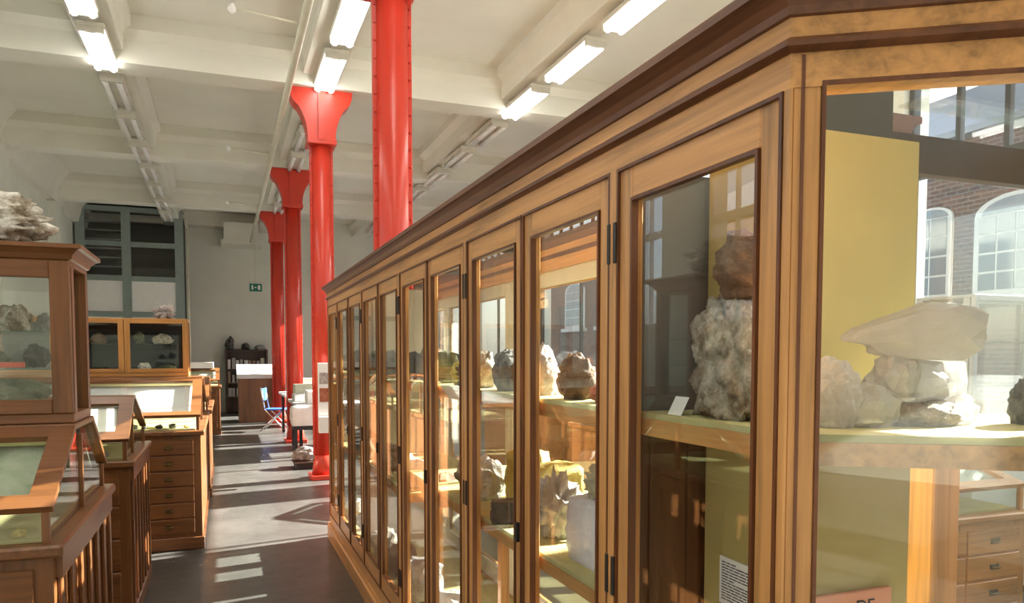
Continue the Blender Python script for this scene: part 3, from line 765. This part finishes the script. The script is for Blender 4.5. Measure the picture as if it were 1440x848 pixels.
U = [(1, .12, 'grey', 'drusy', (.12, .13, .17)), (1, .45, 'red-brown', 'lump', (.10, .09, .07)), (1, .55, 'white', 'facet', (.10, .12, .13), 1.0), (1, .88, 'brown', 'drusy', (.12, .13, .13)),
     (2, .15, 'pinkish', 'drusy', (.12, .15, .17)), (2, .52, 'brown', 'spiky', (.11, .13, .18)), (2, .88, 'grey', 'facet', (.12, .12, .15)),
     (3, .2, 'brown and white', 'drusy', (.12, .15, .15)), (3, .6, 'dark', 'spiky', (.11, .13, .13)), (3, .9, 'yellow', 'lump', (.1, .1, .12)),
     (4, .2, 'olive green', 'drusy', (.12, .15, .15)), (4, .7, 'brown', 'lump', (.12, .16, .17)), (5, .3, 'dark', 'drusy', (.12, .16, .15)), (5, .75, 'red-brown', 'lump', (.12, .13, .12)),
     (6, .3, 'grey', 'lump', (.12, .16, .16)), (6, .75, 'dark', 'facet', (.12, .14, .14)), (7, .3, 'brown', 'drusy', (.12, .15, .16)), (7, .75, 'pinkish', 'lump', (.12, .14, .12)), (8, .4, 'dark', 'lump', (.12, .17, .17)), (9, .4, 'grey', 'drusy', (.12, .17, .15))]
for u in U: put(u[0], u[1], 'upper', u[2], u[3], u[4], u[5] if len(u) > 5 else None)
M_ = [(1, .02, 'white', 'facet', (.16, .14, .33), 1.2), (1, .95, 'white', 'drusy', (.16, .16, .36), 1.2),
      (2, .10, 'white', 'spiky', (.22, .20, .23), 1.0), (2, .85, 'yellow', 'block', (.20, .18, .20), 1.12), (2, .75, 'dark', 'block', (.12, .17, .08), .94), (2, .35, 'brown', 'drusy', (.14, .14, .12), 1.2),
      (3, .15, 'yellow', 'block', (.18, .16, .22), 1.12), (3, .5, 'white', 'facet', (.18, .2, .18), .98), (3, .85, 'brown and white', 'drusy', (.16, .18, .16), .98),
      (4, .3, 'brown', 'lump', (.13, .18, .16)), (4, .75, 'yellow', 'drusy', (.13, .16, .13)), (5, .3, 'white', 'facet', (.13, .18, .18)), (5, .75, 'brown', 'drusy', (.13, .16, .14)), (6, .5, 'beige', 'lump', (.13, .24, .17)), (7, .5, 'brown', 'lump', (.13, .24, .2)), (8, .5, 'grey', 'drusy', (.13, .2, .17)), (9, .5, 'pinkish', 'lump', (.13, .2, .15))]
for u in M_: put(u[0], u[1], 'middle', u[2], u[3], u[4], u[5] if len(u) > 5 else None)
# the big grey quartz block with a cream crystal growing on it
rock('olive green lump on top of the big grey quartz block', (.96, (sum(bayspan(1)) / 2) - .09, ZM + .18), (.09, .10, .07), R_GREEN, 'lump', 4)
a, c = bayspan(1); ym = (a + c) / 2
rock('big smooth grey quartz block on middle shelf behind the second glass door', (.99, ym, ZM), (.17, .38, .19), Q_GREY, 'block', 4, 0, .25)
rock('cream crystal cluster on top of the big grey quartz block', (.97, ym + .07, ZM + .175), (.10, .15, .12), Q_CREAM, 'spiky', 4)
L_ = [(1, .3, 'white', 'facet', (.2, .24, .22)), (2, .25, 'white', 'spiky', (.22, .24, .26)), (2, .8, 'yellow', 'drusy', (.2, .2, .16)), (3, .5, 'olive green', 'drusy', (.24, .3, .25)), (4, .5, 'white', 'lump', (.2, .3, .22)),
      (5, .5, 'grey', 'drusy', (.2, .28, .25)), (6, .5, 'brown', 'lump', (.2, .28, .2)), (7, .3, 'beige', 'drusy', (.18, .2, .2)), (8, .9, 'dark', 'lump', (.16, .14, .14)), (9, .5, 'white', 'drusy', (.2, .22, .2))]
for u in L_: put(u[0], u[1], 'lowest', u[2], u[3], u[4], 1.0)
Rr = [(1, .3, 'dark', 'spiky', (.13, .15, .16)), (1, .8, 'grey', 'lump', (.12, .15, .12)), (2, .5, 'white', 'drusy', (.12, .18, .16)), (3, .3, 'brown', 'lump', (.12, .16, .14)), (4, .5, 'grey', 'drusy', (.12, .18, .15)), (5, .5, 'olive green', 'lump', (.12, .18, .15)), (6, .5, 'dark', 'drusy', (.12, .18, .14)), (7, .5, 'white', 'lump', (.12, .18, .15))]
for u in Rr: put(u[0], u[1], 'rear', u[2], u[3], u[4])
rock('yellowish coral-like lump on top of the cabinet at its far end', (1.02, 6.30, 2.118), (.20, .26, .13), R_YEL, 'drusy', 3, cat='rock', name='coral_lump')

# ================================================================ DESK CASES ON THE LEFT
GLS = GLASS
def desk_case(name, label, x0, x1, y0, y1, ra, rb_, zl=.955, zf=1.055, zr=1.275, wv=None, wx=None, wy=None, drawers=(3, 4), battens=True, cloth=None, ends=True):
    """double-sloped glass desk case: base with drawers, glass box, sloped glass lids to a ridge ra..rb_"""
    wv, wx, wy = wv or MAH_V, wx or MAH_X, wy or MAH_Y
    t = thing(name, label, 'desk case', ((x0 + x1) / 2, (y0 + y1) / 2, 0)); o = t.location
    obj('base', bx(x0 - .015, x1 + .015, y0 - .015, y1 + .015, 0, .10, bev=.006), wx, t, o)
    obj('body', bx(x0, x1, y0, y1, .10, zl - .04, bev=.003), wv, t, o)
    obj('ledge', bx(x0 - .03, x1 + .03, y0 - .03, y1 + .03, zl - .04, zl, bev=.008), wy, t, o)
    fr = .022
    yi0, yi1 = y0 + .01, y1 - .01
    for x in (x0 + .012, x1 - .012 - fr):
        for y in (yi0, yi1 - fr): obj('upright', bx(x, x + fr, y, y + fr, zl, zf), wv, t, o)
        ym_ = (ra + rb_) / 2; obj('upright', bx(x, x + fr, ym_ - fr / 2, ym_ + fr / 2, zl, zr - .03), wv, t, o)
    # lid frames: gable profile along both ends, front rail, ridge
    prof = [(yi0, zf), (ra, zr), (rb_, zr), (yi1, zf)]
    def lid(pa, pb, nm):
        d = Vector((0, pb[0] - pa[0], pb[1] - pa[1])); n = Vector((0, -d.z, d.y)).normalized()
        if n.z < 0: n = -n
        def q(x, f): return (x, pa[0] + (pb[0] - pa[0]) * f, pa[1] + (pb[1] - pa[1]) * f)
        L = d.length; e = .07 / L
        b = B()
        for (xa, xb) in ((x0, x0 + .075), (x1 - .075, x1)): b.quadbox([q(xa, 0), q(xb, 0), q(xb, 1), q(xa, 1)], n, .022)
        b.quadbox([q(x0 + .075, 0), q(x1 - .075, 0), q(x1 - .075, e), q(x0 + .075, e)], n, .022)
        b.quadbox([q(x0 + .075, 1 - e), q(x1 - .075, 1 - e), q(x1 - .075, 1), q(x0 + .075, 1)], n, .022)
        l = obj('lid', b, wx, t, o)
        obj('pane', B().quadbox([q(x0 + .07, e * .9), q(x1 - .07, e * .9), q(x1 - .07, 1 - e * .9), q(x0 + .07, 1 - e * .9)], n, .005), GLS, l, o)
    lid(prof[0], prof[1], 'front'); lid(prof[3], prof[2], 'back')
    obj('ridge_board', bx(x0, x1, ra - .01, rb_ + .01, zr, zr + .024, bev=.004), wx, t, o)
    for y, nm in ((yi0, 0), (yi1, 1)):
        ya, yb = (y, y + .004) if nm == 0 else (y - .004, y)
        obj('pane', bx(x0 + .035, x1 - .035, ya + (.008 if nm == 0 else -.008), yb + (.008 if nm == 0 else -.008), zl, zf - .004), GLS, t, o)
    for x in (x0 + .02, x1 - .024):
        b = B(); b.prism([(yi0 + .02, zl), (yi1 - .02, zl), (yi1 - .02, zf - .012), (rb_, zr - .012), (ra, zr - .012), (yi0 + .02, zf - .012)], x, x + .004, 'X'); obj('end_pane', b, GLS, t, o)
    obj('tray', bx(x0 + .04, x1 - .04, yi0 + .03, yi1 - .03, zl, zl + .012), CLOTH, t, o)
    for (pa, pb) in (((yi0 + .10, zf - .012), (ra - .015, zr - .055)), ((yi1 - .10, zf - .012), (rb_ + .015, zr - .055))):
        obj('display_board', B().quadbox([(x0 + .045, *pa), (x1 - .045, *pa), (x1 - .045, *pb), (x0 + .045, *pb)], (0, 0, 1), .006), cloth or CREAM, t, o)
    nx, nz = drawers
    if nx:
        wd = (x1 - x0 - .10) / nx; hh = (zl - .04 - .10 - .06) / nz
        for i in range(nx):
            for j in range(nz):
                a = x0 + .05 + wd * i + .006; z = .13 + hh * j
                d = obj('drawer', bx(a, a + wd - .012, y0 - .012, y0 + .01, z + .006, z + hh - .006, bev=.004), wx, t, o)
                c_ = a + wd / 2 - .006; zc = z + hh * .5
                hb = B(); hb.box(c_ - .032, c_ + .032, y0 - .015, y0 - .012, zc - .016, zc + .016, bev=.001)
                hb.tube((c_ - .024, y0 - .026, zc - .004), (c_ + .024, y0 - .026, zc - .004), .006, 8)
                hb.tube((c_ - .024, y0 - .014, zc), (c_ - .024, y0 - .026, zc - .004), .005, 6); hb.tube((c_ + .024, y0 - .014, zc), (c_ + .024, y0 - .026, zc - .004), .005, 6)
                obj('handle', hb, BRONZE, d, o)
    if battens:
        n = 7
        for i in range(n):
            y = y0 + .03 + (y1 - y0 - .06 - .03) * i / (n - 1)
            obj('batten', bx(x1, x1 + .014, y, y + .035, .101, .8399, bev=.003), wv, t, o)
        obj('side_rail', bx(x1, x1 + .020, y0 + .02, y1 - .02, .84, zl - .0401), wy, t, o)
    return t
GCL = rockmat('pale_green_map_print', [(.30, .36, .22), (.55, .60, .45), (.70, .72, .60)], 5, .9, 0.0)
DX0 = -2.0
desk_case('desk_case', 'nearest mahogany desk case with sloping glass lid under the tall showcase', DX0, -.515, 2.72, 3.90, 3.16, 3.56, cloth=GCL)
desk_case('desk_case', 'mahogany desk case with steep glass lids between nearest case and drawer chest', DX0, -.515, 4.76, 5.80, 5.10, 5.16, cloth=CREAM, zr=1.285, zf=1.06)
d3 = desk_case('desk_case', 'desk case with six brass-handled drawers, its lit side facing the aisle', -2.2, -.185, 6.50, 8.62, 7.26, 7.86, drawers=(5, 6), cloth=WHITE, zr=1.335, zf=1.06, battens=False, wv=MAH_V)
desk_case('desk_case', 'fourth desk case along the left, just behind the two-door wall case', -2.2, -.165, 8.85, 10.9, 9.6, 9.9, drawers=(0, 0), battens=False)
desk_case('desk_case', 'small dark desk case far down the left side near the aisle', -2.0, -.09, 15.8, 17.0, 16.3, 16.5, drawers=(3, 5), battens=False)
# small specimens lying in the desk trays
rng = random.Random(11)
nm_ = ['grey', 'white', 'brown', 'dark', 'olive green', 'yellow', 'red-brown']
def tray(x0, x1, y0, y1, z, nx, ny, where):
    for i in range(nx):
        for j in range(ny):
            c = nm_[rng.randrange(len(nm_))]; s_ = rng.uniform(.035, .06)
            rock('small %s specimen, %s from aisle, %s row in %s' % (c, ordn[nx - 1 - i], 'front' if j == 0 else 'rear' if j == ny - 1 else 'centre', where),
                 (x0 + (x1 - x0) * (i + .5) / nx, y0 + (y1 - y0) * (j + .5) / ny, z), (s_ * 1.2, s_, s_ * .7), mats[c], ['lump', 'drusy', 'facet'][rng.randrange(3)], 2, name='tray_specimen')
tray(-1.25, -.58, 2.77, 2.85, .967, 7, 1, 'nearest desk case')
tray(-1.0, -.60, 4.80, 4.88, .967, 4, 1, 'second desk case')
tray(-.95, -.24, 6.55, 6.63, .967, 7, 1, 'drawer desk case')

# ---------------------------------------------------------------- tall showcase on the nearest desk
def showcase(name, label, x0, x1, y0, y1, z0, z1, stile, ndoors, shelves, back, wv, wx, wy, cornice=True, mid=.05, sidew=.05):
    t = thing(name, label, 'showcase', ((x0 + x1) / 2, (y0 + y1) / 2, z0)); o = t.location
    zt = z1 - (.055 if cornice else .02)
    obj('bottom_board', bx(x0, x1, y0, y1, z0, z0 + .035, bev=.003), wx, t, o)
    obj('top_board', bx(x0, x1, y0, y1, zt - .02, zt, bev=.002), wx, t, o)
    if cornice:
        pl_ = [(x0, y1), (x0, y0), (x1, y0), (x1, y1)]
        obj('cornice', B().sweep([(0, zt), (.008, zt + .004), (.014, zt + .02), (.032, zt + .036), (.045, zt + .040), (.045, z1), (-.1, z1), (-.1, zt)], pl_[::1], closed=True), wx, t, o)
        obj('roof_board', bx(x0, x1, y0, y1, zt + .001, z1 - .003), wx, t, o)
    for x in (x0, x1 - sidew):                          # glazed sides
        for p, q in ((y1 - .05, y1), (y0 + .03, y0 + .075)): obj('side_post', bx(x, x + sidew, p, q, z0 + .035, zt - .02), wv, t, o)
        obj('pane', bx(x + sidew / 2 - .002, x + sidew / 2 + .002, y0 + .075, y1 - .05, z0 + .035, zt - .02), GLS, t, o)
    wd = (x1 - x0) / ndoors
    for i in range(ndoors):
        a, c = x0 + wd * i + .002, x0 + wd * (i + 1) - .002
        d = part_empty('door', t)
        for p, q in ((a, a + stile), (c - stile, c)): obj('stile', bx(p, q, y0 - .002, y0 + .028, z0 + .036, zt - .001, bev=.003), wv, d, o)
        for p, q in ((zt - stile, zt - .001), (z0 + .036, z0 + .036 + stile * .8)): obj('rail', bx(a + stile, c - stile, y0 - .002, y0 + .028, p, q, bev=.003), wx, d, o)
        obj('pane', bx(a + stile - .004, c - stile + .004, y0 + .010, y0 + .014, z0 + .04 + stile * .75, zt - stile * .95), GLS, d, o)
    if back is not None: obj('back_panel', bx(x0 + sidew, x1 - sidew, y1 - .014, y1, z0 + .036, zt - .021), back, t, o)
    else:
        b = B(); b.box(x0 + sidew, x1 - sidew, y1 - .02, y1 - .016, z0 + .036, zt - .021); obj('pane', b, GLS, t, o)
    for z in shelves: obj('glass_shelf', bx(x0 + sidew + .01, x1 - sidew - .01, y0 + .04, y1 - .03, z - .008, z), GSHELF, t, o)
    return t
showcase('tall_showcase', 'tall mahogany glass showcase with moulded cornice standing on nearest desk case', -1.75, -.525, 3.19, 3.57, 1.30, 1.955, .066, 1, (1.505, 1.64), None, MAH_V, MAH_X, MAH_Y, sidew=.055)
rock('brown and white banded rock on top glass shelf of tall showcase', (-.735, 3.32, 1.64), (.13, .12, .105), R_BW, 'lump', 4)
rock('blue-grey mineral lump at right end of top glass shelf, tall showcase', (-.645, 3.36, 1.64), (.055, .07, .075), R_GREY, 'drusy', 4)
rock('black mineral on lower glass shelf of tall showcase', (-.672, 3.36, 1.505), (.085, .10, .095), R_DARK, 'drusy', 4)
rock('olive lump at left on lower glass shelf of tall showcase', (-.80, 3.38, 1.505), (.09, .10, .07), R_GREEN, 'lump', 4)
tag(obj('label_strip', bx(-.79, -.69, 3.24, 3.26, 1.506, 1.526), flat('red_card', (.65, .10, .06), .6)), 'narrow red label strip on lower glass shelf of tall showcase', 'label')
rock('large brown-green boulder on floor of tall showcase', (-.77, 3.37, 1.336), (.30, .22, .135), R_GREEN, 'lump', 4)
rock('huge white and brown rough mineral lying on top of tall showcase', (-1.10, 3.36, 1.956), (1.04, .40, .25), rockmat('white_and_brown_rough_mineral', [(.06, .045, .03), (.30, .24, .17), (.74, .71, .64), (.85, .83, .79)], 13), 'drusy', 5, 0, .26)

# two-door wall case on the drawer desk
showcase('two_door_case', 'golden oak glass case with two visible doors on the drawer desk case', -1.86, -.30, 7.42, 7.80, 1.362, 1.90, .045, 3, (1.655,), flat('dark_blue_lining', (.035, .045, .06), .8, .2), GOLDW_V, GOLDW_X, GOLDW_X, cornice=False)
for i, (x, c, z, s_) in enumerate([(-.52, 'beige', 1.655, (.2, .1, .10)), (-.72, 'olive green', 1.655, (.14, .1, .12)), (-1.05, 'brown', 1.655, (.15, .1, .10)), (-1.2, 'dark', 1.655, (.13, .1, .08)), (-.50, 'olive green', 1.40, (.2, .1, .07)), (-.68, 'white', 1.40, (.14, .1, .09)), (-1.0, 'dark', 1.40, (.16, .1, .06)), (-1.22, 'pinkish', 1.40, (.15, .1, .08))]):
    rock('%s specimen on %s of golden two-door case, %s from its right end' % (c, 'glass shelf' if z > 1.5 else 'floor', ordn[i % 4]), (x, 7.62, z if z > 1.5 else 1.3975), s_, mats[c], 'drusy', 3)
rock('pinkish grey knobbly mineral on top of golden two-door case', (-.50, 7.58, 1.882), (.26, .18, .14), R_PINK, 'spiky', 4)
tag(obj('paper_box', bx(-1.0, -.20, 16.1, 16.7, 1.30, 1.42, bev=.01), WHITE), 'white flat box lying on small desk case far down the left', 'box')

# ================================================================ FAR PART OF THE AISLE
t = thing('bookcase', 'dark wooden bookcase with pale book rows against the far wall', 'bookcase', (.56, 21.75, 0)); o = t.location
b = B(); b.box(.02, .07, 21.5, 21.98, 0, 1.72); b.box(1.06, 1.11, 21.5, 21.98, 0, 1.72); b.box(.07, 1.06, 21.95, 21.98, 0, 1.72); obj('carcass', b, DRK, t, o)
for z in (.08, .45, .82, 1.19, 1.70): obj('shelf', bx(.07, 1.06, 21.5, 21.95, z - .03, z), DRK, t, o)
rng = random.Random(8); n = 0
bc = [flat('book_a', (.55, .50, .40), .7), flat('book_b', (.35, .33, .30), .7), flat('book_c', (.62, .60, .55), .7), flat('book_d', (.30, .20, .13), .7)]
for zi, z in enumerate((.45, .82, 1.19)):
    for i in range(9):
        x = .09 + i * .105; h = rng.uniform(.2, .3)
        tag(obj('book', bx(x, x + rng.uniform(.06, .095), 21.55, 21.8, z, z + h), bc[rng.randrange(4)]), '%s book from the left on %s shelf of the dark far bookcase' % (ordn[i], ['lower', 'centre', 'top'][zi]), 'book', 'books in the far bookcase')
rock('tall arched dark stone on left end of the far bookcase', (.14, 21.7, 1.70), (.24, .25, .38), R_DARK, 'lump', 3)
rock('round dark stone in the middle of the far bookcase top', (.55, 21.7, 1.70), (.38, .25, .2), R_DARK, 'lump', 3)
rock('flat grey-brown stone on right end of the far bookcase top', (.92, 21.7, 1.70), (.32, .25, .15), R_GREY, 'lump', 3)
# brown display case with white sloping top
t = thing('far_display_case', 'plain brown display case with white sloping glass top near far wall', 'display case', (.72, 18.9, 0)); o = t.location
obj('body', bx(.30, 1.22, 18.4, 19.4, 0, 1.02, bev=.005), wood('plain_brown_veneer', (.24, .105, .045), 'Z', .45), t, o)
b = B(); b.prism([(18.38, 1.02), (19.42, 1.02), (19.42, 1.34), (18.38, 1.12)], .27, 1.25, 'X'); obj('top_box', b, WHITE, t, o)
b = B(); b.quadbox([(.29, 18.40, 1.128), (1.23, 18.40, 1.128), (1.23, 19.40, 1.340), (.29, 19.40, 1.340)], (0, -.2, 1), .006); obj('pane', b, GLASS, t, o)
# chair
def chair(label, loc, rot):
    t = thing('chair', label, 'chair', loc, rot)
    obj('seat', bx(-.21, .21, -.21, .2, .43, .46, bev=.01), BLUE, t)
    obj('backrest', bx(-.2, .2, .215, .24, .62, .88, bev=.01), BLUE, t)
    for sx in (-1, 1):
        obj('leg', B().path([(sx * .2, -.24, 0), (sx * .2, .18, .46), (sx * .2, .25, .9)], .014), CHROME, t)
        obj('leg', B().path([(sx * .17, .28, 0), (sx * .17, -.16, .44)], .014), CHROME, t)
    return t
chair('blue chair on steel tube legs standing in the aisle by the tables', (.98, 16.3, 0), rad(75))
# tables with papers
def table(label, x0, x1, y0, y1, h, mat, legm):
    t = thing('table', label, 'table', ((x0 + x1) / 2, (y0 + y1) / 2, 0)); o = t.location
    obj('tabletop', bx(x0, x1, y0, y1, h - .04, h, bev=.004), mat, t, o)
    for x in (x0 + .05, x1 - .10):
        for y in (y0 + .05, y1 - .10): obj('leg', bx(x, x + .05, y, y + .05, 0, h - .04), legm, t, o)
    return t
table('white table piled with boxes between the red columns', 1.02, 2.1, 12.0, 13.55, .80, WHITE, BLACK)
table('white table behind the third red column', 1.02, 2.1, 14.3, 15.9, .82, WHITE, IRON)
def carton(label, x0, x1, y0, y1, z, h, m=WHITE): return tag(obj('carton', bx(x0, x1, y0, y1, z, z + h, bev=.012), m), label, 'box', 'boxes on the white tables')
carton('large white carton at front of the nearer table', 1.2, 1.75, 12.05, 12.5, .80, .20)
carton('flat white carton behind the large one on nearer table', 1.05, 1.6, 12.6, 13.1, .80, .12)
carton('long white sheet box at back of the nearer table', 1.1, 1.95, 13.15, 13.5, .80, .26, CREAM)
carton('white box at front of the farther table', 1.1, 1.7, 14.4, 14.9, .82, .18)
carton('pale box at back of the farther table', 1.2, 1.9, 15.2, 15.7, .82, .28, CREAM)
tag(obj('wrapped_parcel', rock_mesh('wrapped_parcel', (.42, .40, .30), 91, 'block', 4, .3), WHITE), 'crumpled white wrapped parcel hanging over aisle edge of nearer table', 'parcel').location = (1.0 + .12, 11.75, .50)
t = thing('stool', 'black stool standing under the parcel by the nearer table', 'stool', (1.14, 11.75, 0))
obj('seat', bx(-.19, .19, -.19, .19, .44, .495, bev=.01), BLACK, t)
for sx in (-1, 1):
    for sy in (-1, 1): obj('leg', bx(sx * .16 - .02, sx * .16 + .02, sy * .16 - .02, sy * .16 + .02, 0, .44), BLACK, t)
t = thing('boulder_plinth', 'low dark plinth under the grey boulder on the floor', 'plinth', (1.08, 10.75, 0))
obj('top', bx(-.22, .22, -.22, .22, .07, .10, bev=.006), DRK, t); obj('foot', bx(-.19, .19, -.19, .19, 0, .07), BLACK, t)
rock('grey boulder lying on a low plinth in the aisle', (1.06, 10.75, .10), (.42, .36, .20), R_GREY, 'lump', 4, 0, cat='rock', name='boulder')
# information panel on the column beyond the cabinet
t = thing('information_panel', 'white framed information panel with red pictures on the bright red column', 'panel', (1.17, 9.5, .58)); o = t.location
obj('board', bx(1.07, 1.27, 9.50, 9.515, .60, 1.46, bev=.003), WHITE, t, o)
obj('picture', bx(1.09, 1.25, 9.495, 9.50, 1.20, 1.34), R_PINK, t, o)
obj('picture', bx(1.09, 1.25, 9.495, 9.50, .98, 1.15), R_RED, t, o)
obj('leaflet_box', bx(1.07, 1.27, 9.42, 9.50, .60, .80, bev=.004), WHITE, t, o)
obj('bracket', bx(1.15, 1.19, 9.515, 9.575, .9, 1.2), IRON, t, o)

# furniture on the far side of the cabinet, seen through its glass
desk_case('desk_case', 'golden drawer chest with glass top seen through the canted cabinet end', 3.05, 3.92, 2.70, 3.8, 3.2, 3.3, zl=.74, zf=.86, zr=1.02, drawers=(2, 4), battens=False, wv=GOLDW_V, wx=GOLDW_X, wy=GOLDW_X)
desk_case('desk_case', 'oak desk case on the window side, behind the long cabinet', 2.9, 4.4, 5.0, 6.1, 5.5, 5.6, drawers=(0, 0), battens=False, wv=GOLDW_V, wx=GOLDW_X, wy=GOLDW_X)
desk_case('desk_case', 'oak desk case on the window side, farther from the viewer', 2.9, 4.4, 7.4, 8.5, 7.9, 8.0, drawers=(0, 0), battens=False, wv=GOLDW_V, wx=GOLDW_X, wy=GOLDW_X)

PALE = flat('pale_painted_frame', (.42, .45, .47), .5, .4)  # pedestal and showcase added to give the bluish brightness by the window
tp_ = thing('pedestal', 'added white pedestal by the window carrying the pale glass showcase', 'pedestal', (4.85, 3.55, 0))
obj('body', bx(4.32, 5.38, 3.32, 3.78, .06, 1.02, bev=.006), WHITE, tp_, tp_.location); obj('foot', bx(4.36, 5.34, 3.36, 3.74, 0, .06), BLACK, tp_, tp_.location); obj('top', bx(4.28, 5.42, 3.28, 3.82, 1.02, 1.06, bev=.006), WHITE, tp_, tp_.location)
showcase('added_pale_showcase', 'added pale glass showcase with glass shelves, standing in for bluish brightness before the window', 4.32, 5.38, 3.34, 3.76, 1.06, 1.95, .04, 2, (1.36, 1.64), None, PALE, PALE, PALE, cornice=False)
